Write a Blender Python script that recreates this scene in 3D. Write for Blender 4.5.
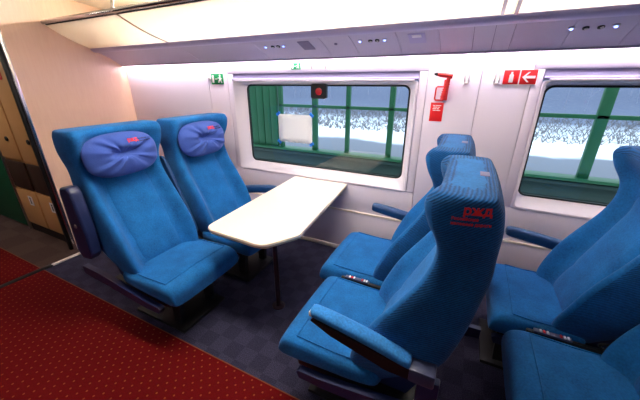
import bpy, bmesh, math, random
from mathutils import Vector, Matrix
from mathutils.bvhtree import BVHTree
from math import sin, cos, pi, radians as R, exp
random.seed(7)
for o in list(bpy.data.objects): bpy.data.objects.remove(o)
S = bpy.context.scene
COL = S.collection
# ------------------------------------------------------------------ camera, world, exposure
cd = bpy.data.cameras.new('camera'); cam = bpy.data.objects.new('camera', cd); COL.objects.link(cam)
cd.sensor_width = 36; cd.lens = 294 / 640 * 36; cd.clip_start = .02; cd.clip_end = 500
cam.location = (0, 0, 1.65)
cam.rotation_euler = (R(90 - 21.75), 0, R(26.2))
S.camera = cam
S.view_settings.view_transform = 'Standard'; S.view_settings.look = 'None'
S.view_settings.gamma = 1; S.view_settings.use_curve_mapping = False
S.view_settings.exposure = 0.95
w = bpy.data.worlds.new('overcast_sky'); S.world = w; w.use_nodes = True
bg = w.node_tree.nodes['Background']; bg.inputs[0].default_value = (.72, .81, 1, 1); bg.inputs[1].default_value = 1.35
LAMP_WALL = 26.0     # cove tubes over the windows
LAMP_RACK = 60.0     # tube above the frosted shelf
LAMP_FAR = 3.5       # unseen opposite-side tube, length set to light the left seats
LAMP_FILL = 17.0      # added ceiling fill lights over table seats and vestibule
# ------------------------------------------------------------------ helpers
def lin(r, g, b):
    f = lambda c: ((c/255 + .055)/1.055)**2.4 if c > 10 else c/255/12.92
    return (f(r), f(g), f(b), 1)
def mat(name, col, rough=.5, metal=0, noise=None, bump=None, emit=None, spec=.5, coat=0, sheen=0):
    """noise=(scale, amount, detail)  bump=(scale, strength, distance)"""
    m = bpy.data.materials.new(name); m.use_nodes = True
    nt = m.node_tree; b = nt.nodes['Principled BSDF']
    b.inputs['Base Color'].default_value = col; b.inputs['Roughness'].default_value = rough
    b.inputs['Metallic'].default_value = metal; b.inputs['Specular IOR Level'].default_value = spec
    b.inputs['Coat Weight'].default_value = coat
    b.inputs['Sheen Weight'].default_value = sheen
    tc = nt.nodes.new('ShaderNodeTexCoord')
    if noise:
        n = nt.nodes.new('ShaderNodeTexNoise'); n.inputs['Scale'].default_value = noise[0]; n.inputs['Detail'].default_value = noise[2]
        nt.links.new(tc.outputs['Object'], n.inputs['Vector'])
        mx = nt.nodes.new('ShaderNodeMix'); mx.data_type = 'RGBA'
        k = noise[1]
        mx.inputs['A'].default_value = tuple(c*(1-k) for c in col[:3]) + (1,)
        mx.inputs['B'].default_value = tuple(min(1, c*(1+k)) for c in col[:3]) + (1,)
        nt.links.new(n.outputs['Fac'], mx.inputs['Factor']); nt.links.new(mx.outputs['Result'], b.inputs['Base Color'])
    if bump:
        n = nt.nodes.new('ShaderNodeTexNoise'); n.inputs['Scale'].default_value = bump[0]; n.inputs['Detail'].default_value = 3
        nt.links.new(tc.outputs['Object'], n.inputs['Vector'])
        bp = nt.nodes.new('ShaderNodeBump'); bp.inputs['Strength'].default_value = bump[1]; bp.inputs['Distance'].default_value = bump[2]
        nt.links.new(n.outputs['Fac'], bp.inputs['Height']); nt.links.new(bp.outputs['Normal'], b.inputs['Normal'])
    if emit:
        b.inputs['Emission Color'].default_value = emit[0]; b.inputs['Emission Strength'].default_value = emit[1]
    return m
def tree(m): return m.node_tree.nodes, m.node_tree.links, m.node_tree.nodes['Principled BSDF']
def obj(name, bm, m, parent=None, smooth=True, sub=0, angle=40):
    me = bpy.data.meshes.new(name)
    bmesh.ops.recalc_face_normals(bm, faces=bm.faces)
    bm.to_mesh(me); bm.free()
    for mm in (m if isinstance(m, (list, tuple)) else [m]): me.materials.append(mm)
    o = bpy.data.objects.new(name, me); COL.objects.link(o)
    if parent: o.parent = parent
    if smooth:
        for p in me.polygons: p.use_smooth = True
        if not sub: me.set_sharp_from_angle(angle=R(angle))
    if sub:
        md = o.modifiers.new('subdivision', 'SUBSURF'); md.levels = sub; md.render_levels = sub
    return o
def copy_obj(o, parent, **kw):
    c = o.copy(); COL.objects.link(c); c.parent = parent
    for k, v in kw.items(): setattr(c, k, v)
    return c
def tag(o, label, cat, group=None):
    o['label'] = label; o['category'] = cat
    if group: o['group'] = group
    return o
def thing(name, label, cat, loc=(0, 0, 0), rotz=0, group=None):
    o = bpy.data.objects.new(name, None); COL.objects.link(o); o.empty_display_size = .1
    o.location = loc; o.rotation_euler = (0, 0, rotz)
    return tag(o, label, cat, group)
def struct(o): o['kind'] = 'structure'; return o
def box(bm, x0, x1, y0, y1, z0, z1, bev=0, seg=2, mi=0):
    g = bmesh.ops.create_cube(bm, size=1)
    vs = g['verts']
    for v in vs:
        v.co = Vector(((x0+x1)/2 + v.co.x*(x1-x0), (y0+y1)/2 + v.co.y*(y1-y0), (z0+z1)/2 + v.co.z*(z1-z0)))
    fs = list({f for v in vs for f in v.link_faces})
    for f in fs: f.material_index = mi
    if bev:
        es = list({e for v in vs for e in v.link_edges})
        bmesh.ops.bevel(bm, geom=es, offset=bev, segments=seg, affect='EDGES', profile=.5)
    return bm
def B(*a, **k): return box(bmesh.new(), *a, **k)
def loft(bm, rings, closed=True, caps=True, mi=None):
    vr = [[bm.verts.new(p) for p in r] for r in rings]
    n = len(vr[0])
    for i in range(len(vr)-1):
        for j in range(n if closed else n-1):
            k = (j+1) % n
            f = bm.faces.new((vr[i][j], vr[i][k], vr[i+1][k], vr[i+1][j]))
            if mi: f.material_index = mi(i, j)
    if caps:
        bm.faces.new(vr[0][::-1]); bm.faces.new(vr[-1])
    return bm
def prism(bm, poly, axis, a, b):
    """poly of 2-D points extruded from a to b along axis"""
    def P(p, t):
        return {'x': (t, p[0], p[1]), 'y': (p[0], t, p[1]), 'z': (p[0], p[1], t)}[axis]
    return loft(bm, [[P(p, a) for p in poly], [P(p, b) for p in poly]])
def tube(bm, pts, r, n=8):
    pts = [Vector(p) for p in pts]; rings = []
    for i, p in enumerate(pts):
        d = (pts[min(i+1, len(pts)-1)] - pts[max(i-1, 0)]).normalized()
        a = d.orthogonal().normalized() if i == 0 else (rings_a - d*rings_a.dot(d)).normalized()
        rings_a = a; b = d.cross(a)
        rr = r[i] if isinstance(r, (list, tuple)) else r
        rings.append([p + a*rr*cos(2*pi*k/n) + b*rr*sin(2*pi*k/n) for k in range(n)])
    return loft(bm, rings)
def lathe(bm, prof, c, axis='z', n=20):
    rings = []
    for r, t in prof:
        ring = []
        for k in range(n):
            u, v = r*cos(2*pi*k/n), r*sin(2*pi*k/n)
            ring.append(Vector(c) + Vector({'z': (u, v, t), 'y': (u, t, v), 'x': (t, u, v)}[axis]))
        rings.append(ring)
    return loft(bm, rings)
def rrect(x0, x1, z0, z1, r, n=5):
    out = []
    for cx, cz, a0 in ((x1-r, z1-r, 0), (x0+r, z1-r, 90), (x0+r, z0+r, 180), (x1-r, z0+r, 270)):
        for k in range(n+1):
            a = R(a0 + 90*k/n); out.append((cx + r*cos(a), cz + r*sin(a)))
    return out
def text_mesh(body, size, extrude=.0006, bold=0, spacing=1.0):
    cu = bpy.data.curves.new('text', 'FONT'); cu.body = body; cu.size = size; cu.extrude = extrude; cu.offset = bold
    cu.align_x = 'LEFT'; cu.align_y = 'BOTTOM'; cu.space_character = spacing; cu.resolution_u = 3
    t = bpy.data.objects.new('text', cu); COL.objects.link(t)
    bpy.context.view_layer.update()
    dg = bpy.context.evaluated_depsgraph_get()
    me = bpy.data.meshes.new_from_object(t.evaluated_get(dg)); bpy.data.objects.remove(t)
    bm = bmesh.new(); bm.from_mesh(me); bpy.data.meshes.remove(me)
    return bm
def smooth01(t): t = max(0, min(1, t)); return t*t*(3-2*t)
def interp(tab, z):
    for (a, va), (b, vb) in zip(tab, tab[1:]):
        if z <= b:
            return va + (vb-va)*smooth01((z-a)/(b-a)) if z > a else va
    return tab[-1][1]
# ------------------------------------------------------------------ materials
def fabric(name, col, ribs=False, scale=260, fleck=.30):
    m = mat(name, col, .85, spec=.2, sheen=.08)
    N, L, b = tree(m)
    tc = N.new('ShaderNodeTexCoord')
    n = N.new('ShaderNodeTexNoise'); n.inputs['Scale'].default_value = 110; n.inputs['Detail'].default_value = 4
    n2 = N.new('ShaderNodeTexNoise'); n2.inputs['Scale'].default_value = 9; n2.inputs['Detail'].default_value = 3
    for q in (n, n2): L.new(tc.outputs['Object'], q.inputs['Vector'])
    ad = N.new('ShaderNodeMath'); ad.operation = 'ADD'; L.new(n.outputs['Fac'], ad.inputs[0]); L.new(n2.outputs['Fac'], ad.inputs[1])
    mr = N.new('ShaderNodeMapRange'); mr.inputs[1].default_value = .7; mr.inputs[2].default_value = 1.3
    L.new(ad.outputs[0], mr.inputs[0])
    mx = N.new('ShaderNodeMix'); mx.data_type = 'RGBA'
    mx.inputs['A'].default_value = tuple(c*(1-fleck) for c in col[:3])+(1,); mx.inputs['B'].default_value = tuple(min(1, c*(1+fleck)) for c in col[:3])+(1,)
    L.new(mr.outputs[0], mx.inputs['Factor'])
    bp = N.new('ShaderNodeBump'); bp.inputs['Strength'].default_value = .35; bp.inputs['Distance'].default_value = .002
    src = mx.outputs['Result']
    if ribs:
        mp = N.new('ShaderNodeMapping'); mp.inputs['Rotation'].default_value = (0, R(52), 0)
        L.new(tc.outputs['Object'], mp.inputs['Vector'])
        wv = N.new('ShaderNodeTexWave'); wv.inputs['Scale'].default_value = 40; wv.inputs['Distortion'].default_value = 1.2; wv.inputs['Detail'].default_value = 1
        wv.bands_direction = 'X'
        L.new(mp.outputs[0], wv.inputs['Vector'])
        m2 = N.new('ShaderNodeMix'); m2.data_type = 'RGBA'; m2.blend_type = 'MULTIPLY'; m2.inputs['Factor'].default_value = 1
        cr = N.new('ShaderNodeMapRange'); cr.inputs[3].default_value = .55; cr.inputs[4].default_value = 1.15
        L.new(wv.outputs['Fac'], cr.inputs[0]); L.new(src, m2.inputs['A']); L.new(cr.outputs[0], m2.inputs['B'])
        src = m2.outputs['Result']
        bp.inputs['Distance'].default_value = .003; bp.inputs['Strength'].default_value = .6
        L.new(wv.outputs['Fac'], bp.inputs['Height'])
    else:
        L.new(n.outputs['Fac'], bp.inputs['Height'])
    L.new(src, b.inputs['Base Color']); L.new(bp.outputs['Normal'], b.inputs['Normal'])
    return m
M = {}
M['blue'] = fabric('seat_blue_fabric', lin(20, 99, 164))
M['blue_rib'] = fabric('ribbed_blue_cover', lin(14, 86, 148), ribs=True)
M['pale_blue'] = fabric('pale_blue_armrest_cover', lin(50, 128, 200), fleck=.3)
M['pillow'] = fabric('violet_blue_pillow', lin(58, 84, 162), fleck=.08)
M['navy'] = mat('navy_plastic', lin(26, 38, 80), .4, bump=(300, .1, .001))
M['navy_pad'] = mat('dark_blue_armrest_vinyl', lin(14, 62, 112), .5, bump=(220, .2, .001))
M['greyplastic'] = mat('grey_blue_plastic', lin(66, 72, 104), .45)
M['dark'] = mat('black_plastic', lin(14, 14, 18), .5)
M['red'] = mat('red_print', lin(215, 30, 45), .6)
M['navy_print'] = mat('navy_print', lin(30, 36, 90), .6)
M['wall'] = mat('lilac_white_wall_panel', lin(226, 217, 234), .55, noise=(2, .03, 2))
M['frame'] = mat('white_window_moulding', lin(238, 230, 242), .4)
M['service'] = mat('lilac_grey_service_panel', lin(190, 182, 206), .5, noise=(120, .05, 3))
M['service_lip'] = mat('lavender_lip', lin(176, 168, 208), .35)
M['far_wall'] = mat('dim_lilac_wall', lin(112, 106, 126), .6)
M['cassette'] = mat('grey_lilac_blind_cassette', lin(136, 130, 164), .5)
M['grille'] = mat('grille_grey', lin(120, 112, 146), .6, bump=(400, .6, .003))
M['cream'] = mat('cream_rack_panel', lin(252, 244, 226), .3, coat=.2)
def frosted():
    m = bpy.data.materials.new('frosted_cream_shelf'); m.use_nodes = True
    nt = m.node_tree; b = nt.nodes['Principled BSDF']; o = nt.nodes['Material Output']
    b.inputs['Base Color'].default_value = lin(250, 240, 222); b.inputs['Roughness'].default_value = .3
    tr = nt.nodes.new('ShaderNodeBsdfTranslucent'); tr.inputs[0].default_value = (.96, .92, .86, 1)
    mx = nt.nodes.new('ShaderNodeMixShader'); mx.inputs[0].default_value = .55
    nt.links.new(b.outputs[0], mx.inputs[1]); nt.links.new(tr.outputs[0], mx.inputs[2]); nt.links.new(mx.outputs[0], o.inputs[0])
    return m
M['frost'] = frosted()
M['chrome'] = mat('chrome', lin(200, 200, 205), .15, metal=1)
M['steel'] = mat('brushed_steel', lin(190, 186, 186), .35, metal=1)
M['table'] = mat('cream_laminate', lin(246, 228, 208), .38, noise=(30, .03, 4))
M['tedge'] = mat('table_edge_beige', lin(196, 168, 140), .5)
M['leg'] = mat('dark_brown_metal', lin(62, 40, 46), .35, metal=.4)
M['white'] = mat('white_plastic', lin(244, 240, 244), .4)
M['paper'] = mat('white_paper', lin(250, 246, 246), .8)
def translucent(m, col, f):
    N, L, b = tree(m); o = N['Material Output']; tr = N.new('ShaderNodeBsdfTranslucent'); tr.inputs[0].default_value = col
    mx = N.new('ShaderNodeMixShader'); mx.inputs[0].default_value = f
    L.new(b.outputs[0], mx.inputs[1]); L.new(tr.outputs[0], mx.inputs[2]); L.new(mx.outputs[0], o.inputs[0])
translucent(M['paper'], (.95, .95, .97, 1), .45)
M['tape'] = mat('blue_masking_tape', lin(20, 110, 215), .6)
M['sign_red'] = mat('sign_red', lin(232, 28, 36), .45)
M['sign_green'] = mat('sign_green', lin(0, 150, 84), .45)
M['hammer'] = mat('hammer_red_plastic', lin(224, 44, 44), .4)
M['ceiling'] = mat('cream_ceiling', lin(244, 234, 216), .5)
M['locker'] = mat('beige_locker', lin(212, 160, 104), .5, noise=(6, .06, 4))
M['locker_dark'] = mat('brown_locker_panel', lin(64, 46, 38), .5, noise=(40, .15, 4))
M['green_door'] = mat('green_door', lin(20, 92, 62), .5, noise=(5, .1, 3))
M['kick'] = mat('dark_kick_plate', lin(40, 28, 26), .6)
M['blue_led'] = mat('blue_led', lin(60, 90, 255), .3, emit=((.15, .25, 1, 1), 5))
M['red_lamp'] = mat('red_lamp', lin(130, 14, 22), .3, emit=((1, .03, .05, 1), .05))
M['tube'] = mat('cove_tube', lin(255, 250, 245), .4, emit=((1, .90, .90, 1), LAMP_WALL))
M['tube_up'] = mat('rack_tube', lin(255, 250, 245), .4, emit=((1, .95, .88, 1), LAMP_RACK))
M['tube_far'] = mat('opposite_tube', lin(255, 250, 245), .4, emit=((1, .92, .88, 1), LAMP_FAR))
M['fill_diffuser'] = mat('ceiling_fill_diffuser', lin(255, 250, 240), .4, emit=((1, .90, .78, 1), LAMP_FILL))
M['green_paint'] = mat('green_paint', lin(17, 92, 52), .5, noise=(4, .2, 4))
M['green_dark'] = mat('dark_green_boards', lin(6, 46, 36), .5, noise=(5, .25, 4))
M['gasket'] = mat('black_rubber', lin(16, 24, 24), .6)
# wood veneer partition
def veneer():
    m = mat('pale_beech_veneer', lin(232, 196, 168), .42)
    N, L, b = tree(m); tc = N.new('ShaderNodeTexCoord'); mp = N.new('ShaderNodeMapping'); mp.inputs['Scale'].default_value = (8, 8, .8)
    n = N.new('ShaderNodeTexNoise'); n.inputs['Scale'].default_value = 9; n.inputs['Detail'].default_value = 6
    L.new(tc.outputs['Object'], mp.inputs[0]); L.new(mp.outputs[0], n.inputs['Vector'])
    mx = N.new('ShaderNodeMix'); mx.data_type = 'RGBA'; mx.inputs['A'].default_value = lin(228, 188, 160); mx.inputs['B'].default_value = lin(240, 208, 182)
    L.new(n.outputs['Fac'], mx.inputs['Factor']); L.new(mx.outputs['Result'], b.inputs['Base Color'])
    return m
M['veneer'] = veneer()
def grey_carpet(name, c1, c2, size):
    m = mat(name, c1, .95, spec=.1)
    N, L, b = tree(m); tc = N.new('ShaderNodeTexCoord')
    ck = N.new('ShaderNodeTexChecker'); ck.inputs['Scale'].default_value = 1/size
    ck.inputs['Color1'].default_value = c1; ck.inputs['Color2'].default_value = c2
    n = N.new('ShaderNodeTexNoise'); n.inputs['Scale'].default_value = 170; n.inputs['Detail'].default_value = 3
    L.new(tc.outputs['Object'], ck.inputs['Vector']); L.new(tc.outputs['Object'], n.inputs['Vector'])
    mr = N.new('ShaderNodeMapRange'); mr.inputs[1].default_value = .3; mr.inputs[2].default_value = .7; mr.inputs[3].default_value = .5; mr.inputs[4].default_value = 1.5
    L.new(n.outputs['Fac'], mr.inputs[0])
    mx = N.new('ShaderNodeMix'); mx.data_type = 'RGBA'; mx.blend_type = 'MULTIPLY'; mx.inputs['Factor'].default_value = 1
    L.new(ck.outputs['Color'], mx.inputs['A']); L.new(mr.outputs[0], mx.inputs['B']); L.new(mx.outputs['Result'], b.inputs['Base Color'])
    bp = N.new('ShaderNodeBump'); bp.inputs['Strength'].default_value = .5; bp.inputs['Distance'].default_value = .004
    L.new(n.outputs['Fac'], bp.inputs['Height']); L.new(bp.outputs['Normal'], b.inputs['Normal'])
    return m
M['carpet'] = grey_carpet('blue_grey_check_carpet', lin(58, 57, 78), lin(51, 50, 70), .11)
M['carpet_brown'] = grey_carpet('brown_grey_carpet', lin(84, 66, 62), lin(78, 60, 57), .3)
def red_carpet():
    m = mat('red_dotted_carpet', lin(140, 20, 26), .95, spec=.1)
    N, L, b = tree(m); tc = N.new('ShaderNodeTexCoord'); mp = N.new('ShaderNodeMapping')
    mp.inputs['Rotation'].default_value = (0, 0, R(45)); mp.inputs['Scale'].default_value = (21, 21, 0)
    L.new(tc.outputs['Object'], mp.inputs[0])
    vo = N.new('ShaderNodeTexVoronoi'); vo.inputs['Scale'].default_value = 1; vo.inputs['Randomness'].default_value = 0
    L.new(mp.outputs[0], vo.inputs['Vector'])
    mr = N.new('ShaderNodeMapRange'); mr.inputs[1].default_value = .10; mr.inputs[2].default_value = .14; mr.inputs[3].default_value = 1; mr.inputs[4].default_value = 0
    L.new(vo.outputs['Distance'], mr.inputs[0])
    n = N.new('ShaderNodeTexNoise'); n.inputs['Scale'].default_value = 140; n.inputs['Detail'].default_value = 3
    L.new(tc.outputs['Object'], n.inputs['Vector'])
    mx0 = N.new('ShaderNodeMix'); mx0.data_type = 'RGBA'; mx0.inputs['A'].default_value = lin(76, 6, 10); mx0.inputs['B'].default_value = lin(106, 11, 15)
    L.new(n.outputs['Fac'], mx0.inputs['Factor'])
    mx = N.new('ShaderNodeMix'); mx.data_type = 'RGBA'; mx.inputs['B'].default_value = lin(128, 62, 34)
    L.new(mr.outputs[0], mx.inputs['Factor']); L.new(mx0.outputs['Result'], mx.inputs['A']); L.new(mx.outputs['Result'], b.inputs['Base Color'])
    return m
M['red_carpet'] = red_carpet()
M['carpet_edge'] = mat('ochre_carpet_binding', lin(110, 58, 30), .9)
def glass():
    m = bpy.data.materials.new('window_glass'); m.use_nodes = True
    nt = m.node_tree; nt.nodes.clear()
    o = nt.nodes.new('ShaderNodeOutputMaterial'); mx = nt.nodes.new('ShaderNodeMixShader')
    tr = nt.nodes.new('ShaderNodeBsdfTransparent'); tr.inputs[0].default_value = (.88, .95, .93, 1)
    gl = nt.nodes.new('ShaderNodeBsdfGlossy'); gl.inputs['Roughness'].default_value = 0
    lw = nt.nodes.new('ShaderNodeLayerWeight'); lw.inputs['Blend'].default_value = .5
    pw = nt.nodes.new('ShaderNodeMath'); pw.operation = 'POWER'; pw.inputs[1].default_value = 4
    ml = nt.nodes.new('ShaderNodeMath'); ml.operation = 'MULTIPLY_ADD'; ml.inputs[1].default_value = .6; ml.inputs[2].default_value = .04
    nt.links.new(lw.outputs['Facing'], pw.inputs[0]); nt.links.new(pw.outputs[0], ml.inputs[0]); nt.links.new(ml.outputs[0], mx.inputs[0])
    nt.links.new(tr.outputs[0], mx.inputs[1]); nt.links.new(gl.outputs[0], mx.inputs[2]); nt.links.new(mx.outputs[0], o.inputs[0])
    return m
M['glass'] = glass()
def snow():
    m = mat('snow_road_haze', lin(236, 240, 250), .9, spec=.1)
    N, L, b = tree(m); tc = N.new('ShaderNodeTexCoord'); sp = N.new('ShaderNodeSeparateXYZ'); L.new(tc.outputs['Object'], sp.inputs[0])
    n = N.new('ShaderNodeTexNoise'); n.inputs['Scale'].default_value = .35; n.inputs['Detail'].default_value = 5
    L.new(tc.outputs['Object'], n.inputs['Vector'])
    ad = N.new('ShaderNodeMath'); ad.operation = 'MULTIPLY_ADD'; ad.inputs[1].default_value = 2.2; L.new(n.outputs['Fac'], ad.inputs[0]); L.new(sp.outputs['Y'], ad.inputs[2])
    cr = N.new('ShaderNodeValToRGB'); mr = N.new('ShaderNodeMapRange'); mr.inputs[1].default_value = 5; mr.inputs[2].default_value = 45
    L.new(ad.outputs[0], mr.inputs[0]); L.new(mr.outputs[0], cr.inputs[0])
    E = cr.color_ramp.elements
    E[0].position = 0; E[0].color = lin(225, 230, 242)
    E[1].position = 1; E[1].color = lin(104, 112, 138)
    for p, c in ((.165, lin(225, 230, 242)), (.18, lin(122, 124, 134)), (.275, lin(132, 134, 146)), (.29, lin(246, 248, 255)), (.36, lin(250, 250, 255)), (.5, lin(232, 236, 246)), (.62, lin(118, 126, 150))):  # blue-grey far stops paint distance haze onto the slope
        e = E.new(p); e.color = c
    n2 = N.new('ShaderNodeTexNoise'); n2.inputs['Scale'].default_value = 2.4; n2.inputs['Detail'].default_value = 6; n2.inputs['Roughness'].default_value = .75
    L.new(tc.outputs['Object'], n2.inputs['Vector'])
    m2 = N.new('ShaderNodeMapRange'); m2.inputs[1].default_value = .50; m2.inputs[2].default_value = .62
    L.new(n2.outputs['Fac'], m2.inputs[0])
    band = N.new('ShaderNodeMapRange'); band.inputs[1].default_value = 18; band.inputs[2].default_value = 19.5; band.inputs[4].default_value = .6
    L.new(sp.outputs['Y'], band.inputs[0])
    mm = N.new('ShaderNodeMath'); mm.operation = 'MULTIPLY'; L.new(m2.outputs[0], mm.inputs[0]); L.new(band.outputs[0], mm.inputs[1])
    mx = N.new('ShaderNodeMix'); mx.data_type = 'RGBA'; mx.inputs['B'].default_value = lin(130, 134, 150)
    L.new(mm.outputs[0], mx.inputs['Factor']); L.new(cr.outputs[0], mx.inputs['A']); L.new(mx.outputs['Result'], b.inputs['Base Color'])
    return m
M['snow'] = snow()
M['twig'] = mat('hazy_frosted_twig', lin(150, 154, 176), .9)  # pale blue-grey tone has the distance haze mixed into it
M['weed'] = mat('dry_weed', lin(128, 124, 128), .9)
# ------------------------------------------------------------------ room shell
W = 2.55               # face of the window wall
XL, XR = -4.0, 4.2
# floor
fl = struct(obj('floor', B(-3.4, XR, -1.6, W+.1, -.1, 0), M['carpet']))
struct(obj('floor', B(-7, -3.4, -1.6, W+.1, -.1, 0), M['carpet_brown']))
struct(obj('ceiling', B(-7, XR, -1.6, W+.1, 2.42, 2.5), M['ceiling']))
# window wall: backing slab with two openings, panels on it
WIN = [(-2.26, -.40), (.40, 2.26)]
Z0, Z1 = .745, 1.735
bm = bmesh.new(); y0, y1 = W+.014, W+.1
box(bm, -7, XR, y0, y1, -.1, Z0); box(bm, -7, XR, y0, y1, Z1, 2.5)
for a, b_ in ((-7, WIN[0][0]), (WIN[0][1], WIN[1][0]), (WIN[1][1], XR)): box(bm, a, b_, y0, y1, Z0, Z1)
wall = struct(obj('wall_back', bm, M['wall'], smooth=False))
def panel(x0, x1, z0, z1, name='wall_panel'):
    return obj(name, B(x0+.002, x1-.002, W, W+.018, z0+.002, z1-.002, bev=.004), M['wall'], wall)
TZ = .455
LX, RX = -4.0, XR
for x0, x1, z0, z1 in ((LX, -2.6, TZ, 1.87), (-2.6, -2.33, TZ, 1.87), (LX, -2.33, .04, TZ), (-2.33, -.335, TZ, Z0), (-2.33, -.335, .04, TZ),
                       (-2.33, -.335, Z1, 1.87), (-.335, .03, TZ, 1.87), (.03, .335, TZ, 1.87), (-.335, .335, .04, TZ),
                       (.335, 2.33, TZ, Z0), (.335, 2.33, .04, TZ), (.335, 2.33, Z1, 1.87), (2.33, RX, TZ, 1.87), (2.33, RX, .04, TZ),
                       (-2.33, -2.262, Z0, Z1), (-.398, -.335, Z0, Z1), (.335, .398, Z0, Z1), (2.262, 2.33, Z0, Z1)):
    panel(x0, x1, z0, z1)
M['trimw'] = mat('ivory_trim', lin(250, 238, 226), .4)
struct(obj('trim_1', B(LX, RX, W-.012, W+.004, TZ-.008, TZ+.012, bev=.003), M['trimw']))
struct(obj('baseboard_back', B(LX, RX, W-.01, W+.016, 0, .042, bev=.004), M['trimw']))
# windows
def window(n, x0, x1):
    g = bpy.data.objects.new('window_%d' % n, None); COL.objects.link(g); struct(g); g.empty_display_size = .1
    a, b = x0, x1
    za, zb = Z0, 1.665
    gx0, gx1, gz0, gz1 = a+.125, b-.065 if n == 1 else b-.135, .838, 1.632
    if n == 2: gx0 = a+.03
    bm = bmesh.new()
    r0 = [(x, W+.016, z) for x, z in rrect(a, b, za, zb, .02)]
    r1 = [(x, W-.014, z) for x, z in rrect(a+.004, b-.004, za+.004, zb-.004, .022)]
    r1b = [(x, W-.014, z) for x, z in rrect(a+.02, b-.02, za+.016, zb-.008, .03)]
    r2 = [(x, W+.05, z) for x, z in rrect(gx0-.014, gx1+.014, gz0-.014, gz1+.01, .06)]
    r3 = [(x, W+.062, z) for x, z in rrect(gx0, gx1, gz0, gz1, .055)]
    r4 = [(x, W+.09, z) for x, z in rrect(gx0, gx1, gz0, gz1, .055)]
    loft(bm, [r0, r1, r1b, r2, r3, r4], caps=False)
    obj('window_frame', bm, M['frame'], g)
    bm = bmesh.new()
    i0 = [(x, W+.06, z) for x, z in rrect(gx0-.002, gx1+.002, gz0-.002, gz1+.002, .055)]
    i1 = [(x, W+.058, z) for x, z in rrect(gx0+.012, gx1-.012, gz0+.012, gz1-.012, .045)]
    i2 = [(x, W+.075, z) for x, z in rrect(gx0+.012, gx1-.012, gz0+.012, gz1-.012, .045)]
    loft(bm, [i0, i1, i2], caps=False); obj('gasket', bm, M['gasket'], g)
    obj('glass_pane', prism(bmesh.new(), rrect(gx0+.004, gx1-.004, gz0+.004, gz1-.004, .05), 'y', W+.066, W+.072), M['glass'], g)
    # roller blind cassette: lavender band with a bright lip
    bm = bmesh.new()
    prism(bm, [(W+.05, 1.668), (W-.006, 1.668), (W-.02, 1.676), (W-.02, 1.682), (W+.004, 1.692), (W+.012, 1.733), (W+.05, 1.733)], 'x', a+.002, b-.002)
    obj('blind_cassette', bm, M['cassette'], g, angle=20)
    obj('blind_pull_bar', B(a+.03, b-.03, W-.03, W-.008, 1.662, 1.676, bev=.004), M['frame'], g)
    return g
window(1, *WIN[0]); window(2, *WIN[1])
# partition on the left: set at a slant, veneered, with a chrome and black edge
PX0, PY0, PX1, PY1 = -3.53, 1.30, -3.98, W+.02
d = Vector((PX1-PX0, PY1-PY0, 0)).normalized(); nrm = Vector((-d.y, d.x, 0))     # away from the saloon
pl = [(PX0, PY0), (PX1, PY1), (PX1+nrm.x*.05, PY1+nrm.y*.05), (PX0+nrm.x*.05, PY0+nrm.y*.05)]
part = struct(obj('wall_left', prism(bmesh.new(), pl, 'z', 0, 2.45), M['veneer'], smooth=False))
obj('edge_strip', B(PX0-.03, PX0+.012, PY0-.03, PY0, 0, 2.42, bev=.008, seg=3), M['chrome'], part)
obj('edge_seal', B(PX0-.07, PX0-.03, PY0-.045, PY0-.005, 0, 2.42, bev=.005), M['dark'], part)
obj('kick_strip', prism(bmesh.new(), [(PX0+.008, PY0), (PX1+.008, PY1), (PX1-.01, PY1), (PX0-.01, PY0)], 'z', 0, .05), M['trimw'], part)
# enclosing faces that only light and reflections meet
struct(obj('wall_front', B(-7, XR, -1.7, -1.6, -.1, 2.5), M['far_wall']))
struct(obj('wall_right', B(XR, XR+.1, -1.6, W+.1, -.1, 2.5), M['wall']))
# ------------------------------------------------------------------ vestibule beyond the partition
LY = 1.31
lk = thing('locker', 'beige vestibule locker with brown middle panels beyond the partition edge', 'locker', (-4.07, LY+.25, 0))
def lp(name, x0, x1, z0, z1, m, y=LY, dpt=.02, par=lk, bev=.004):
    o = par.location
    return obj(name, B(x0-o.x, x1-o.x, y-o.y, y+dpt-o.y, z0, z1, bev=bev), m, par)
obj('cabinet_body', B(-.46, .43, -.23, -.16, .1, 2.38), M['locker'], lk)
obj('plinth', B(-.46, .43, -.235, -.16, 0, .1), M['kick'], lk)
for x0, x1 in ((-4.53, -4.075), (-4.06, -3.62)):
    dr = lp('door', x0+.008, x1-.004, .9, 1.82, M['locker'])
    kx = x1-.16
    kb = lathe(bmesh.new(), [(.022, 0), (.026, .006), (.024, .014), (.008, .016)], (kx-lk.location.x, LY-lk.location.y-.012, 1.115), 'y', 14)
    obj('knob', kb, M['dark'], dr)
    lp('vent_panel', x0+.02, x1-.02, .56, .87, M['locker_dark'])
    d2 = lp('door', x0+.008, x1-.004, .11, .54, M['locker'])
    cx = (x0+x1)/2+.06
    lb = lp('label_plate', cx-.04, cx+.05, .37, .48, M['white'], y=LY-.003, dpt=.004, bev=0)
    lb.parent = d2
    bm = bmesh.new(); ox, oy = lk.location.x, lk.location.y
    box(bm, cx-.004-ox, cx+.014-ox, LY-.005-oy, LY-.002-oy, .39, .44); lathe(bm, [(.012, -.005), (.012, -.002)], (cx+.005-ox, LY-oy, .455), 'y', 12)
    obj('pictogram', bm, M['kick'], d2)
    lp('door', x0+.008, x1-.004, 1.885, 2.37, M['locker'])
    lp('cover_strip', x0+.008, x1-.004, 1.83, 1.875, M['locker'])
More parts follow.
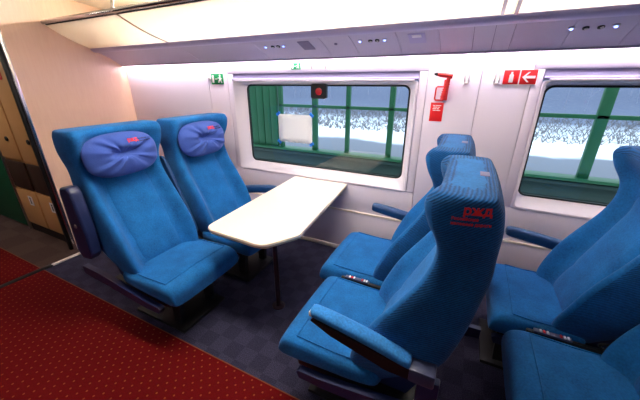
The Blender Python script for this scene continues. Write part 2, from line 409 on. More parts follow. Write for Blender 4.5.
# red ring-shaped mark on the upper door
bm = bmesh.new()
out = rrect(-3.90, -3.835, 1.675, 1.765, .02, 4); inn = rrect(-3.885, -3.85, 1.695, 1.745, .01, 4)
loft(bm, [[(x-ox, LY-.001-oy, z) for x, z in q] for q in (out,)] + [[(x-ox, LY-.004-oy, z) for x, z in q] for q in (out, inn)] + [[(x-ox, LY-.001-oy, z) for x, z in inn]], caps=False)
obj('red_mark', bm, M['red'], lk)
gd = thing('door_leaf', 'dark green vestibule door leaf at the left picture edge', 'door', (-5.2, LY+.04, 0))
obj('door_panel', B(-.62, .60, -.03, .03, .02, 2.3, bev=.006), M['green_door'], gd)
obj('metal_edge', B(.605, .655, -.04, .03, 0, 2.3, bev=.005), M['steel'], gd)
struct(obj('wall_left', B(-7, -5.83, LY, LY+.1, 0, 2.42), M['locker']))
struct(obj('wall_left', B(-7.1, -7, -1.6, LY+.1, -.1, 2.5), M['kick']))
# threshold and aisle carpets
th = thing('threshold_strip', 'narrow metal and black threshold bar across the aisle floor', 'threshold', (-3.4, .6, 0))
obj('metal_bar', B(-.02, .02, .42, .70, 0, .012, bev=.003), M['trimw'], th)
obj('rubber_bar', B(-.025, .025, -2.1, .42, 0, .014, bev=.003), M['dark'], th)
def runner(x0, x1, label):
    t = thing('aisle_carpet', label, 'carpet', ((x0+x1)/2, .35, 0))
    h = (x1-x0)/2
    obj('carpet_pile', B(-h, h, -.7, .59, 0, .008), M['red_carpet'], t)
    obj('edge_binding', B(-h, h, .59, .597, 0, .0085), M['carpet_edge'], t)
runner(-3.372, XR-.01, 'red aisle carpet with yellow dots running past the seats')
runner(-6.9, -3.428, 'far piece of red carpet beyond the threshold bar')
# ------------------------------------------------------------------ overhead rack, service panel, lamps
RIMY, RIMZ, JY, JZ, PBY, PBZ = 1.66, 2.155, 2.10, 1.995, 2.475, 1.845
def part_x(y): return PX0 + (PX1-PX0)*(y-PY0)/(PY1-PY0) + .004
rk = thing('luggage_rack', 'cream overhead luggage rack with chrome front rail above the windows', 'luggage rack', (0, 2.1, 2.16))
def under(y):  # underside height
    t = (y-RIMY)/(JY-RIMY)
    return RIMZ + (JZ-RIMZ)*t - .018*sin(pi*t)
def rack_panel(x0, x1, slant=False):
    bm = bmesh.new(); rings = []
    ys = [RIMY + (JY-RIMY)*k/8 for k in range(9)]
    pr = [(y, under(y)) for y in ys] + [(y, under(y)+.008) for y in ys[::-1]]
    for x in (x0, x1):
        rings.append([((part_x(y) if (slant and x == x0) else x), y-2.1, z-2.16) for y, z in pr])
    return obj('shelf_panel', loft(bm, rings), M['frost'], rk)
SX = [-2.58, .10]
rack_panel(-3.7, SX[0]-.012, True); rack_panel(SX[0]+.012, SX[1]-.025); rack_panel(SX[1]+.025, XR-.01)
bm = bmesh.new(); tube(bm, [(part_x(RIMY)+.01, RIMY-2.1, RIMZ-2.152), (XR-.01, RIMY-2.1, RIMZ-2.152)], .016, 12); obj('front_rail', bm, M['chrome'], rk)
obj('rail_shadow_bar', B(part_x(RIMY)+.02, XR-.02, RIMY-2.1+.012, RIMY-2.1+.03, RIMZ-2.16-.012, RIMZ-2.16+.03), M['dark'], rk)  # solid dark bar stands in for the shadow behind the rail
def ribbon(name, x0, x1, m, off, ya=RIMY, yb=JY):
    pr = [ya + (yb-ya)*k/8 for k in range(9)]
    poly = [(y-2.1, under(y)-2.16-off) for y in pr] + [(y-2.1, under(y)-2.16+.02) for y in pr[::-1]]
    return obj(name, prism(bmesh.new(), poly, 'x', x0, x1), m, rk)
ribbon('seam_strip', SX[0]-.012, SX[0]+.012, M['chrome'], .004)
ribbon('bracket_plate', SX[1]-.022, SX[1]+.022, M['frost'], .001)
for s in (-1, 1): ribbon('bracket_bar', SX[1]+s*.032-.009, SX[1]+s*.032+.009, M['chrome'], .010)
for x in SX:
    bm = bmesh.new(); tube(bm, [(x, RIMY-2.1-.01, RIMZ-2.16), (x-.01, RIMY-2.1+.02, RIMZ-2.16+.10), (x-.02, RIMY-2.1+.12, RIMZ-2.16+.2), (x-.02, RIMY-2.1+.3, RIMZ-2.16+.258)], .012, 8); obj('hanger_arm', bm, M['chrome'], rk)
obj('back_shelf', prism(bmesh.new(), [(.0, JZ+.008-2.16), (.45, JZ+.03-2.16), (.45, JZ+.045-2.16), (.0, JZ+.02-2.16)], 'x', -3.93, XR-.01), M['cream'], rk)
# service panel under the rack
sv = thing('service_panel', 'lilac grey service panel strip with reading lights under the luggage rack', 'panel', (0, 2.3, 1.92))
def P2(y, z): return (y-2.3, z-1.92)
LIP = [P2(JY+.002, JZ-.002), P2(JY+.01, JZ-.020), P2(JY+.04, JZ-.034), P2(JY+.085, JZ-.038), P2(JY+.10, JZ-.03), P2(JY+.10, JZ-.005), P2(JY+.02, JZ-.001)]
obj('upper_lip', prism(bmesh.new(), LIP, 'x', part_x(2.15), XR-.01), M['service_lip'], sv, angle=60)
A0, A1 = (JY+.09, JZ-.036), (PBY, PBZ)
def pz(t, off=0):
    y = A0[0]+(A1[0]-A0[0])*t; z = A0[1]+(A1[1]-A0[1])*t + .012*sin(pi*t)
    L_ = math.hypot(A1[0]-A0[0], A1[1]-A0[1]); ny, nz = (A1[1]-A0[1])/L_, -(A1[0]-A0[0])/L_
    return P2(y+ny*off, z+nz*off)
def sv_panel(x0, x1, slant=False):
    ts = [k/6 for k in range(7)]
    poly = [pz(t) for t in ts] + [pz(1, -.03)] + [pz(t, -.012) for t in ts[::-1]]
    rings = [[((part_x(p[0]+2.3)+.003 if slant and x == x0 else x), p[0], p[1]) for p in poly] for x in (x0+.002, x1-.002)]
    if slant: rings[0] = [(part_x(p[0]+2.3)+.003, p[0], p[1]) for p in poly]
    obj('panel_section', loft(bmesh.new(), rings), M['service'], sv)
SEAM = [-3.8, -2.58, -1.72, -1.10, -.86, -.53, -.26, -.06, .055, .155, .43, .70, 1.2, 2.0, 3.0, XR-.02]
for i, (a, b_) in enumerate(zip(SEAM, SEAM[1:])): sv_panel(a, b_, i == 0)
ts_ = [k/6 for k in range(7)]
obj('seam_light_block', prism(bmesh.new(), [pz(t, -.0125) for t in ts_] + [pz(t, -.017) for t in ts_[::-1]], 'x', -3.62, XR-.02), M['grille'], sv)  # added behind the sections to block cove light leaking through seams
obj('bottom_hook', prism(bmesh.new(), [pz(1), pz(1, .012), P2(PBY+.012, PBZ-.004), P2(PBY+.012, PBZ+.02)], 'x', part_x(PBY)+.003, XR-.02), M['service'], sv)
pn = Vector((0, -(A1[1]-A0[1]), (A1[0]-A0[0]))); pn = -pn.normalized()
pn = Vector((0, (A1[1]-A0[1]), -(A1[0]-A0[0]))).normalized()
tdir = Vector((0, A1[0]-A0[0], A1[1]-A0[1])).normalized()
def on_panel(x, t): y, z = pz(t); return Vector((x, y, z))
def disc(name, x, t, r, m, h=.006, ring=None, par=None):
    bm = bmesh.new(); c = on_panel(x, t); n = 16; rings = []
    for rr, hh in ((r, -.006), (r, h), (r*.7, h*1.3)):
        rings.append([c + pn*hh + Vector((1, 0, 0))*rr*cos(2*pi*k/n) + tdir*rr*sin(2*pi*k/n) for k in range(n)])
    return obj(name, loft(bm, rings), m, par or sv)
for mod in ((-1.63, -1.565, -1.51, -1.455), (-.80, -.725, -.675, -.62), (.425, .49, .555, .615)):
    t = .33
    disc('reading_light', mod[0], t, .017, M['steel']); disc('light_lens', mod[0], t, .008, M['blue_led'], h=.009)
    disc('button', mod[1], t+.02, .016, M['dark']); disc('button_cap', mod[1]+.003, t+.02, .009, M['steel'], h=.009)
    disc('button', mod[2], t+.02, .016, M['dark']); disc('button_cap', mod[2]+.003, t, .008, M['steel'], h=.009)
    disc('reading_light', mod[3], t, .017, M['steel']); disc('light_lens', mod[3], t, .008, M['blue_led'], h=.009)
def plate(name, x0, x1, t0, t1, m, h=.004):
    bm = bmesh.new(); c = [on_panel(x0, t0), on_panel(x1, t0), on_panel(x1, t1), on_panel(x0, t1)]
    return obj(name, loft(bm, [[p-pn*.004 for p in c], [p+pn*h for p in c]]), m, sv)
plate('speaker_grille', -1.30, -1.20, .16, .60, M['grille'])
plate('call_plate', -.455, -.345, .14, .56, M['service_lip'])
plate('call_plate_window', -.43, -.37, .18, .3, M['white'], h=.007)
disc('sensor', -1.0, .4, .012, M['grille'])
# cove tube behind the lower edge of the service panel
ct = thing('cove_light', 'long white light tube tucked behind the service panel edge', 'light', (0, 2.50, 1.90))
obj('light_tube', tube(bmesh.new(), [(-3.9, 0.005, 0), (XR-.05, .005, 0)], .014, 8), M['tube'], ct)
obj('tube_holder', B(-3.93, XR-.03, -.01, .045, .02, .03), M['white'], ct)
ct = thing('cove_light', 'long light tube above the luggage rack shelf', 'light', (0, 2.36, 2.37))
obj('light_tube', tube(bmesh.new(), [(-2.95, 0, 0), (XR-.05, 0, 0)], .016, 8), M['tube_up'], ct)
obj('tube_holder', B(-3.0, XR-.03, .02, .18, -.03, .04), M['white'], ct)
ct = thing('cove_light', 'unseen light tube on the opposite side, cut short to favour the left seats', 'light', (0, -1.45, 1.90))
obj('light_tube', tube(bmesh.new(), [(-3.2, 0, 0), (-.6, 0, 0)], .03, 8), M['tube_far'], ct)  # stops short so its light favours the left seats
obj('tube_holder', B(-3.2, -.6, -.15, -.04, -.03, .05), M['white'], ct)
for x0, x1, lab in ((-1.75, -.35, 'added unseen ceiling light brightening the left table seats'), (-5.0, -4.5, 'added short fill light brightening the vestibule lockers')):  # added unseen lights: one brightens the left seats, one the lockers
    t = thing('ceiling_fill_light', lab, 'light', ((x0+x1)/2, 1.2 if x0 > -3 else .5, 2.42)); h = (x1-x0)/2
    obj('lamp_housing', B(-h-.03, h+.03, -.17, .17, -.02, 0), M['white'], t)
    obj('fill_diffuser', B(-h, h, -.14, .14, -.035, -.018, bev=.006), M['fill_diffuser'], t)
# ------------------------------------------------------------------ seats
def backrest_mesh(drop=0):
    """upholstered shell: loft of horizontal sections, forward = +x; wings at head height, bolsters below"""
    zs = [.40, .43, .50, .60, .72, .84, .96, 1.06, 1.13, 1.19, 1.25, 1.31, 1.35, 1.375, 1.385]
    T_w = [(.40, .262), (.6, .290), (.85, .284), (1.10, .268), (1.26, .300), (1.36, .302), (1.385, .294)]
    T_p = [(.40, .05), (.52, .10), (.75, .115), (.95, .075), (1.17, .05), (1.30, .118), (1.355, .125), (1.385, .095)]
    T_t = [(.40, .12), (.6, .25), (.85, .195), (1.0, .145), (1.25, .13), (1.33, .12), (1.385, .09)]
    us = [-1, -.965, -.88, -.75, -.62, -.35, 0, .35, .62, .75, .88, .965, 1]
    fr = [.25, .78, 1.0, .62, .04, 0, 0, 0, .04, .62, 1.0, .78, .25]
    rings = []
    for z in zs:
        w, p, t = interp(T_w, z)*1.03, interp(T_p, z), interp(T_t, z); xc = spine(z)
        shrink = 1
        fill = interp([(1.22, 0), (1.385, .75)], z)      # the head pad closes the hollow between the wings at the top
        ring = [(xc + p*(f + (1-f)*fill*(1 if abs(u) < .8 else 0)), u*w, z) for u, f in zip(us, fr)]
        ring += [(xc - t*k, u*w, z) for u, k in ((1.0, .35), (.99, .80), (.93, .99), (.6, 1.03), (0, 1.06), (-.6, 1.03), (-.93, .99), (-.99, .80), (-1.0, .35))]
        rings.append(ring)
    # closing rings
    top = [((x - spine(1.385))*.68 + spine(1.385)-.004, y*.88, 1.390) for x, y, z in rings[-1]]
    bm = bmesh.new()
    n = len(rings[0])
    loft(bm, rings + [top], mi=lambda i, j: 1 if (j >= 11 or j < 1 or i >= 12) else 0)
    if drop:
        for v in bm.verts:
            if v.co.z > .6: v.co.z = .6 + (v.co.z-.6)*(1-drop)
    return bm
LEAN = 0
def spine(z):
    return spine0(z) + LEAN*max(0, z-.5)
def spine0(z):
    return interp([(.40, -.085), (1.04, -.372), (1.4, -.385)], z) if False else (-.085 - .285*min(1, max(0, (z-.42)/.60)) if z < 1.02 else -.37 - .015*(z-1.02)/.36)
def back_cushion_mesh():
    bm = bmesh.new(); ny, nz = 12, 22; z0, z1, w = .45, 1.13, .178
    def pt(i, j, back=False):
        u = -1 + 2*i/ny; z = z0 + (z1-z0)*j/nz
        ww = w*(1 + .1*(z-z0))
        e = (1-abs(u)**6)*(1-abs(2*j/nz-1)**10)
        h = -.012 + .034*e - .012*exp(-((z-.64)/.012)**2)*(1 if abs(u) < .98 else 0)
        return (spine(z) + (h if not back else -.03), u*ww, z)
    f = [[bm.verts.new(pt(i, j)) for i in range(ny+1)] for j in range(nz+1)]
    for j in range(nz):
        for i in range(ny): bm.faces.new((f[j][i], f[j][i+1], f[j+1][i+1], f[j+1][i]))
    return bm
def cushion_mesh(x0, x1, hw):
    """seat pad with a rolled front; loft along x"""
    bm = bmesh.new(); rings = []
    st = [(x0, .455, .37, .90), (x0+.03, .470, .355, .985), (x0+.2, .462, .345, 1), (x1-.17, .472, .335, 1), (x1-.07, .474, .325, 1), (x1-.02, .455, .325, .99), (x1, .415, .335, .97), (x1-.004, .372, .345, .95)]
    for x, zt, zb, k in st:
        w = hw*k; h = zt-zb; r = min(.035, h*.4)
        ring = []
        for y, z in [(-w, zb+r), (-w, zt-r), (-w+.012, zt-.008), (-w+.045, zt), (-w*.5, zt+.006), (0, zt+.009), (w*.5, zt+.006), (w-.045, zt), (w-.012, zt-.008), (w, zt-r), (w, zb+r), (w-.02, zb), (0, zb-.003), (-w+.02, zb)]:
            ring.append((x, y, z))
        rings.append(ring)
    return loft(bm, rings)
def cushion_seam_mesh(x0, x1, hw):
    bm = bmesh.new()
    for s in (-1, 1):
        tube(bm, [(x0+.05, s*(hw-.04), .4725), (x0+.25, s*(hw-.04), .466), (x1-.10, s*(hw-.04), .476)], .0035, 6)
    tube(bm, [(x1-.10, -hw+.04, .476), (x1-.10, 0, .484), (x1-.10, hw-.04, .476)], .003, 6)
    return bm
def arm_mesh(x0, x1, z0, z1, hw, th, drop=0):
    """tapered armrest from pivot (x0,z0) to tip (x1,z1)"""
    bm = bmesh.new(); rings = []
    for k, (t, s) in enumerate([(0, .75), (.03, 1), (.3, 1), (.7, .97), (.93, .9), (.985, .75), (1, .5)]):
        x = x0+(x1-x0)*t; z = z0+(z1-z0)*t + .012*sin(pi*t)
        w, h = hw*(.9+.1*s)*(1 if t < .95 else s+.15), th*s
        ring = [(x, hw_*w, z+hz*h) for hw_, hz in ((-1, -.35), (-1, .25), (-.7, .5), (0, .56), (.7, .5), (1, .25), (1, -.35), (.75, -.5), (-.75, -.5))]
        rings.append(ring)
    return loft(bm, rings)
def rail_mesh(y0, y1):
    top = [(-.60, .40), (-.42, .395), (-.25, .375), (-.05, .345), (.10, .325), (.20, .322), (.215, .31)]
    bot = [(.20, .275), (.08, .272), (-.08, .285), (-.30, .31), (-.5, .325), (-.60, .34)]
    return prism(bmesh.new(), top+bot, 'y', y0, y1)
def pillow_mesh():
    bm = bmesh.new(); nr, na = 14, 56; a, b = .252, .146
    def sup(th, n=2.7):
        c, s = cos(th), sin(th)
        return abs(c)**(2/n)*(1 if c >= 0 else -1), abs(s)**(2/n)*(1 if s >= 0 else -1)
    front, back = [], []
    for side, arr in ((1, front), (-1, back)):
        for i in range(nr+1):
            r = i/nr; row = []
            for k in range(na):
                th = 2*pi*k/na; u, v = sup(th)
                y, z = u*a*r, v*b*r
                t = .072*max(0, 1-r**2.6)**.6
                if side > 0:
                    t -= .054*exp(-((z-.012)/.024)**2)*exp(-(y/.095)**4)
                    t += (.007)*sin(9*th+1.2*sin(3*th))*smooth01(r*1.4)*max(0, 1-r)**.5*2
                    t += .0045*sin(17*th+2)*r*(1-r)*3
                else: t *= .55
                row.append((side*t, y, z))
            arr.append(row)
    rings = [back[i] for i in range(1, nr)] + [front[i] for i in range(nr, 0, -1)]
    loft(bm, rings)
    return bm
def project(bm, target, origin, xdir, ydir, ray, gap):
    """lay flat text on a surface: its x along xdir, y along ydir, cast along ray"""
    for v in bm.verts:
        p = Vector(origin) + Vector(xdir)*v.co.x + Vector(ydir)*v.co.y
        h = target.ray_cast(p, Vector(ray))
        lift = gap + (.0008 if v.co.z > 0 else -.003)
        v.co = (h[0] if h[0] is not None else target.find_nearest(p)[0]) - Vector(ray)*lift
    return bm
def bvh(o):
    bpy.context.view_layer.update(); dg = bpy.context.evaluated_depsgraph_get(); e = o.evaluated_get(dg); me = e.to_mesh()
    t = BVHTree.FromPolygons([v.co.copy() for v in me.vertices], [tuple(p.vertices) for p in me.polygons]); e.to_mesh_clear(); return t
proto = {}
def once(key, maker):
    if key not in proto: proto[key] = maker()
    return proto[key]
def seat(label, x, y, rotz, aisle, wallside, pillow=False, cover=False, arm=None, front=.34, lean=0, group='blue train seats around the table'):
    """aisle = local y sign of the aisle side"""
    global LEAN
    LEAN = lean
    t = thing('train_seat', label, 'seat', (x, y, 0), rotz, group)
    bk = obj('backrest', backrest_mesh(.062 if cover else 0), [M['blue'], M['blue_rib'] if cover else M['blue']], t, sub=2)
    obj('back_cushion', back_cushion_mesh(), M['blue'], t, sub=1)
    obj('seat_cushion', cushion_mesh(-.20, front, .303), M['blue'], t, sub=2)
    obj('piping', cushion_seam_mesh(-.20, front, .303), M['blue'], t)
    sp = obj('seat_pan', B(-.34, front-.10, -.27, .27, .285, .35, bev=.012), M['dark'], t)
    for s in (-1, 1):
        r_ = obj('side_rail', rail_mesh(*sorted((s*.288, s*.325) if (s == aisle) != wallside else (s*.27, s*.30))), M['navy'], t, angle=30)
    for xx in (-.22, .12):
        lg = obj('leg', prism(bmesh.new(), [(xx-.05, .29), (xx+.05, .29), (xx+.03, .02), (xx-.03, .02)], 'y', -.16, -.12), M['dark'], t)
        lg = obj('leg', prism(bmesh.new(), [(xx-.05, .29), (xx+.05, .29), (xx+.03, .02), (xx-.03, .02)], 'y', .12, .16), M['dark'], t)
    obj('floor_rail', B(-.30, .22, -.20, .20, 0, .025, bev=.005), M['dark'], t)
    # rear plastic shell at the foot of the backrest
    obj('back_shell', prism(bmesh.new(), [(-.16, .36), (-.30, .36), (-.42, .62), (-.45, .80), (-.42, .80), (-.20, .50)], 'y', -.235, .235), M['navy'], t)
    yo = .345
    if wallside:
        a = obj('wall_armrest', arm_mesh(-.33, .17, .60, .685, .038, .075), M['navy_pad'], t, sub=1)
        for v in a.data.vertices: v.co.y += -aisle*.375
        st = obj('armrest_bracket', B(-.36, -.28, *sorted((-aisle*.28, -aisle*.40)), .40, .62, bev=.01), M['navy'], t)
    if arm == 'down':
        a = obj('armrest', arm_mesh(-.31, .125, .65, .735, .035, .042), M['pale_blue'], t, sub=1)
        for v in a.data.vertices: v.co.y += aisle*.318
        u = obj('armrest_body', prism(bmesh.new(), [(-.39, .585), (-.37, .635), (-.30, .64), (.11, .712), (.115, .70), (.02, .655), (-.22, .59)], 'y', *sorted((aisle*.284, aisle*.350))), M['dark'], t)
        e = obj('pivot_cover', B(-.40, -.305, *sorted((aisle*.282, aisle*.354)), .585, .65, bev=.008), M['greyplastic'], t)
        c = obj('tip_cap', B(.108, .127, *sorted((aisle*.29, aisle*.346)), .716, .742, bev=.006), M['trimw'], t)
        obj('armrest_post', B(-.42, -.34, *sorted((aisle*.30, aisle*.335)), .36, .60, bev=.006), M['navy'], t)
    if arm == 'up':
        poly = [(-.29, .60), (-.33, .555), (-.42, .545), (-.455, .60), (-.44, 1.01), (-.42, 1.05), (-.34, 1.06), (-.31, 1.03), (-.28, .75)]
        u = obj('armrest', prism(bmesh.new(), [(px, pz_) for px, pz_ in poly], 'y', *sorted((aisle*.305, aisle*.375))), M['navy'], t)
        md = u.modifiers.new('bevel', 'BEVEL'); md.width = .014; md.segments = 3
        lathe_b = lathe(bmesh.new(), [(.012, 0), (.014, .004), (.004, .007)], (-.36, aisle*.375 if aisle > 0 else aisle*.382, .80), 'y', 12)
        obj('release_button', lathe_b, M['steel'], u)
    if pillow:
        p = obj('head_pillow', pillow_mesh(), M['pillow'], t, sub=1)
        p.location = (spine(1.22)+.088, -.022, 1.205); p.rotation_euler = (0, R(-6), 0)
        sb = obj('pillow_strap', B(-.135, -.12, -.04, .04, .0, .165, bev=.003), M['pillow'], p)
        tb = bvh(p)
        # forward is +x, so text runs along +y
        q = project(text_mesh('ржд', .036, bold=.0012), tb, (.3, .022, .066), (0, 1, 0), (0, 0, 1), (-1, 0, 0), .001)
        obj('red_logo', q, M['red'], p, smooth=False)
        for k, s_ in enumerate(('Российские', 'железные дороги')):
            q = project(text_mesh(s_, .0125, bold=.0003), tb, (.3, .088, .078-.015*k), (0, 1, 0), (0, 0, 1), (-1, 0, 0), .001)
            obj('print_line', q, M['navy_print'], p, smooth=False)
    if cover:
        tb = bvh(bk)
        # aisle side of the head wing; text runs towards the rear, i.e. along -x
        sy = aisle
        up = Vector((-.10, 0, 1)).normalized(); xd = Vector((-1, 0, -.06)).normalized() if False else Vector((-1, 0, .10)).normalized()
        q = project(text_mesh('ржд', .038, bold=.0012), tb, (-.384, sy*.6, 1.279), xd, (0, 0, 1), (0, -sy, 0), .001)
        if sy > 0: obj('red_logo', q, M['red'], t, smooth=False)
        else: q.free()
        if sy > 0:
            for k, s_ in enumerate(('Российские', 'железные дороги')):
                q = project(text_mesh(s_, .0128, bold=.0004), tb, (-.355, sy*.6, 1.262-.0165*k), xd, (0, 0, 1), (0, -sy, 0), .001)
                obj('red_print_line', q, M['red'], t, smooth=False)
        g = obj('cover_tag', B(-.016, .016, -.03, .03, -.003, .003, bev=.002), M['grille'], t); g.location = (-.44+LEAN*.84, aisle*.02, 1.339)
    return t
YA, YB = 1.212, 1.862
seat('blue seat with violet pillow facing the table, nearest the aisle', -1.775, YA-.017, 0, -1, False, pillow=True, arm='up', front=.335)
seat('blue seat with violet pillow by the window wall, left of the table', -1.74, YB, 0, -1, True, pillow=True, front=.335)
sC = seat('blue seat right of the table with lowered pale armrest and red lettering', -.355, YA, pi, 1, False, cover=True, arm='down')
sD = seat('blue seat right of the table beside the window wall, behind the lettered seat', -.44, YB, pi, 1, True, cover=True)
sF = seat('aisle side blue seat cut off by the lower right picture corner', .69, YA+.006, pi, 1, False, cover=True, arm='down', group='blue train seats in the next row')
sE = seat('blue seat in the next row under the right hand window', .53, YB, pi, 1, True, cover=True, lean=.075, front=.24, group='blue train seats in the next row')
# middle consoles between the paired seats
def console(parent, par_y, side, x_off=0):
    """raised middle armrest or button strip in the slot between two seats (child of the aisle seat)"""
    y0 = side*.3225
    c = obj('console', B(-.16, .24, y0-.012, y0+.012, .33, .452, bev=.006), M['dark'], parent)
    k = obj('button_strip', B(.05, .21, y0-.014, y0+.014, .45, .462, bev=.003), M['greyplastic'], parent)
    for i, (xx, mm) in enumerate(((.18, 'white'), (.165, 'red'), (.15, 'white'), (.095, 'red'), (.08, 'white'), (.065, 'white'))):
        obj('button', B(xx-.005, xx+.005, y0-.01, y0+.01, .46, .467, bev=.002), M[mm], parent)
    # loop of the belt buckle
    bm = bmesh.new(); tube(bm, [(-.10+.05*cos(a), y0, .475+.018*sin(a)) for a in [2*pi*i/16 for i in range(17)]], .007, 6)
    obj('belt_loop', bm, M['dark'], parent)
for s_ in (sC, sF): console(s_, YA, -1)
sA = [o for o in COL.objects if o.name.startswith('train_seat')][0]
u = obj('middle_armrest', prism(bmesh.new(), [(-.10, .50), (-.2, .48), (-.27, .55), (-.45, 1.05), (-.43, 1.10), (-.37, 1.11), (-.34, 1.09), (-.14, .62)], 'y', .302, .328), M['navy_pad'], sA)
md = u.modifiers.new('bevel', 'BEVEL'); md.width = .008; md.segments = 2
obj('console', B(-.16, .24, .307, .333, .33, .43, bev=.006), M['dark'], sA)
# ------------------------------------------------------------------ table
tb_ = thing('table', 'cream wall table with tapered front between the facing seats', 'table', (-1.2, 1.9, 0))
def TP(p): return (p[0]+1.2, p[1]-1.9)
out = [TP(p) for p in ((-1.535, W-.016), (-1.49, 1.33), (-1.483, 1.285), (-1.46, 1.255), (-1.42, 1.240), (-1.05, 1.222), (-1.00, 1.23), (-.97, 1.25), (-.865, 1.42), (-.855, 1.45), (-.86, 1.49), (-.955, W-.016))]
def off(poly, k):
    cx = sum(p[0] for p in poly)/len(poly); cy = sum(p[1] for p in poly)/len(poly)
    return [(cx+(x-cx)*k, cy+(y-cy)*(k if y < .6 else 1)) for x, y in poly]
bm = bmesh.new()
loft(bm, [[(x, y, .727) for x, y in out], [(x, y, .738) for x, y in out], [(x, y, .742) for x, y in off(out, .992)]])
obj('tabletop', bm, M['table'], tb_)
obj('edge_band', prism(bmesh.new(), off(out, .985), 'z', .712, .727), M['tedge'], tb_)
lx, ly = -1.12+1.2, 1.53-1.9
obj('leg', tube(bmesh.new(), [(lx, ly, .01), (lx, ly, .70)], .019, 14), M['leg'], tb_)
obj('foot_plate', lathe(bmesh.new(), [(.05, 0), (.05, .006), (.022, .012), (.02, .02)], (lx, ly, 0)), M['leg'], tb_)
obj('top_plate', lathe(bmesh.new(), [(.02, .69), (.06, .704), (.06, .712)], (lx, ly, 0)), M['leg'], tb_)
obj('wall_bracket', B(-.28, .2, W-1.9-.05, W-1.9-.012, .62, .712, bev=.006), M['steel'], tb_)
# ------------------------------------------------------------------ things on the window wall
def on_wall(name, label, cat, x, z, y=W): return thing(name, label, cat, (x, y, z))
def poly_y(bm, pts, y0, y1): return prism(bm, pts, 'y', y0, y1)
# green exit sign beside the first window
def exit_sign(x, z, w_, h, label):
    t = on_wall('exit_sign', label, 'sign', x, z)
    obj('sign_plate', B(-w_/2, w_/2, -.005, 0, -h/2, h/2, bev=.002), M['sign_green'], t)
    k = h/.1
    obj('door_symbol', B(-w_*.40, -w_*.25, -.007, -.004, -h*.36, h*.36), M['white'], t)
    bm = bmesh.new()
    poly_y(bm, [(-w_*.17, -.004*k), (-w_*.17, .004*k), (w_*.02, .006*k), (w_*.02, -.004*k)], -.007, -.004)
    obj('arrow_symbol', bm, M['white'], t)
    bm = bmesh.new(); cx = w_*.22
    lathe(bm, [(.011*k, -.007), (.011*k, -.004)], (cx+.004*k, 0, .030*k), 'y', 12)
    for pl in ([(-.012, .016), (.012, .018), (.014, -.006), (-.008, -.006)], [(-.028, .004), (-.024, .012), (-.008, .016), (-.008, .006)], [(.010, .016), (.030, .004), (.026, -.003), (.008, .008)],
               [(-.008, -.005), (.004, -.005), (-.012, -.036), (-.024, -.034)], [(.002, -.005), (.014, -.005), (.030, -.036), (.018, -.038)]):
        poly_y(bm, [(cx+a*k, b*k) for a, b in pl], -.007, -.004)
    obj('running_figure', bm, M['white'], t, smooth=False)
exit_sign(-2.47, 1.686, .17, .105, 'green running figure exit sign left of the table window')
exit_sign(-1.50, 1.79, .10, .055, 'small green exit sign above the table window blind')
for x in (-1.335, -1.20):
    t = obj('wall_clip', B(-.004, .004, -.012, 0, -.022, .022, bev=.002), M['steel']); t.location = (x, W, 1.785)
    tag(t, 'tiny metal clip on the bright strip above the table window, ' + ('left one' if x < -1.3 else 'right one'), 'clip')
# red fire extinguisher and arrow sign
t = on_wall('fire_sign', 'red double sign with white extinguisher and arrow beside the right window', 'sign', .262, 1.685)
for a, b_ in ((-.095, -.004), (.004, .098)): obj('sign_plate', B(a, b_, -.005, 0, -.045, .045, bev=.002), M['sign_red'], t)
obj('white_border', B(-.1, .103, -.003, 0, -.05, .05), M['white'], t)
bm = bmesh.new(); poly_y(bm, [(-.062, -.034), (-.036, -.034), (-.036, .014), (-.043, .024), (-.043, .034), (-.055, .034), (-.055, .024), (-.062, .014)], -.007, -.004); obj('extinguisher_symbol', bm, M['white'], t, smooth=False)
bm = bmesh.new(); poly_y(bm, [(.014, 0), (.046, .032), (.058, .032), (.036, .008), (.09, .008), (.09, -.008), (.036, -.008), (.058, -.032), (.046, -.032)], -.007, -.004); obj('arrow_symbol', bm, M['white'], t, smooth=False)
# emergency hammer with its bracket, notice under it
t = on_wall('emergency_hammer', 'red emergency hammer with black tip held on the wall pillar', 'hammer', -.212, 1.622)
bm = bmesh.new(); tube(bm, [(-.05, -.04, .086), (-.03, -.04, .082), (.055, -.04, .072)], [.012, .016, .018], 10); obj('hammer_head', bm, M['hammer'], t)
bm = bmesh.new(); tube(bm, [(-.076, -.04, .089), (-.062, -.04, .088), (-.048, -.04, .086)], [.004, .012, .013], 10); obj('black_tip', bm, M['dark'], t)
bm = bmesh.new(); tube(bm, [(.03, -.04, .068), (.024, -.04, .02), (.006, -.04, -.088)], [.013, .016, .018], 10)
obj('handle', bm, M['hammer'], t)
for k in range(6):
    z = .012-k*.016; x = .024-.17*(.02-z)
    bm = bmesh.new(); tube(bm, [(x-.019, -.04, z), (x-.019, -.04, z+.005)], .001, 4); bm.free()
    obj('grip_ridge', B(x-.019, x+.019, -.059, -.021, z, z+.005, bev=.001), M['red'], t)
bm = bmesh.new(); tube(bm, [(.008, -.02, .0), (-.042, -.02, .0), (-.05, -.02, -.01), (-.052, -.02, -.088), (-.045, -.02, -.096), (.012, -.02, -.096)], .0055, 8); obj('holder_loop', bm, M['hammer'], t)
obj('back_plate', B(.0, .036, -.022, 0, -.098, .05, bev=.004), M['sign_red'], t)
t = on_wall('hammer_notice', 'red notice with small white text lines below the hammer', 'notice', -.240, 1.437)
obj('sign_plate', B(-.047, .047, -.004, 0, -.07, .07, bev=.001), M['sign_red'], t)
bm = bmesh.new()
for k, ws in enumerate(([-.03, -.012, -.008, .03], [-.026, .004, .008, .022], [-.03, -.004, .0, .016], [-.028, -.006, -.002, .028])):
    for a, b_ in ((ws[0], ws[1]), (ws[2], ws[3])): box(bm, a, b_, -.0055, -.0035, .046-k*.012, .0515-k*.012)
obj('print_lines', bm, M['white'], t, smooth=False)
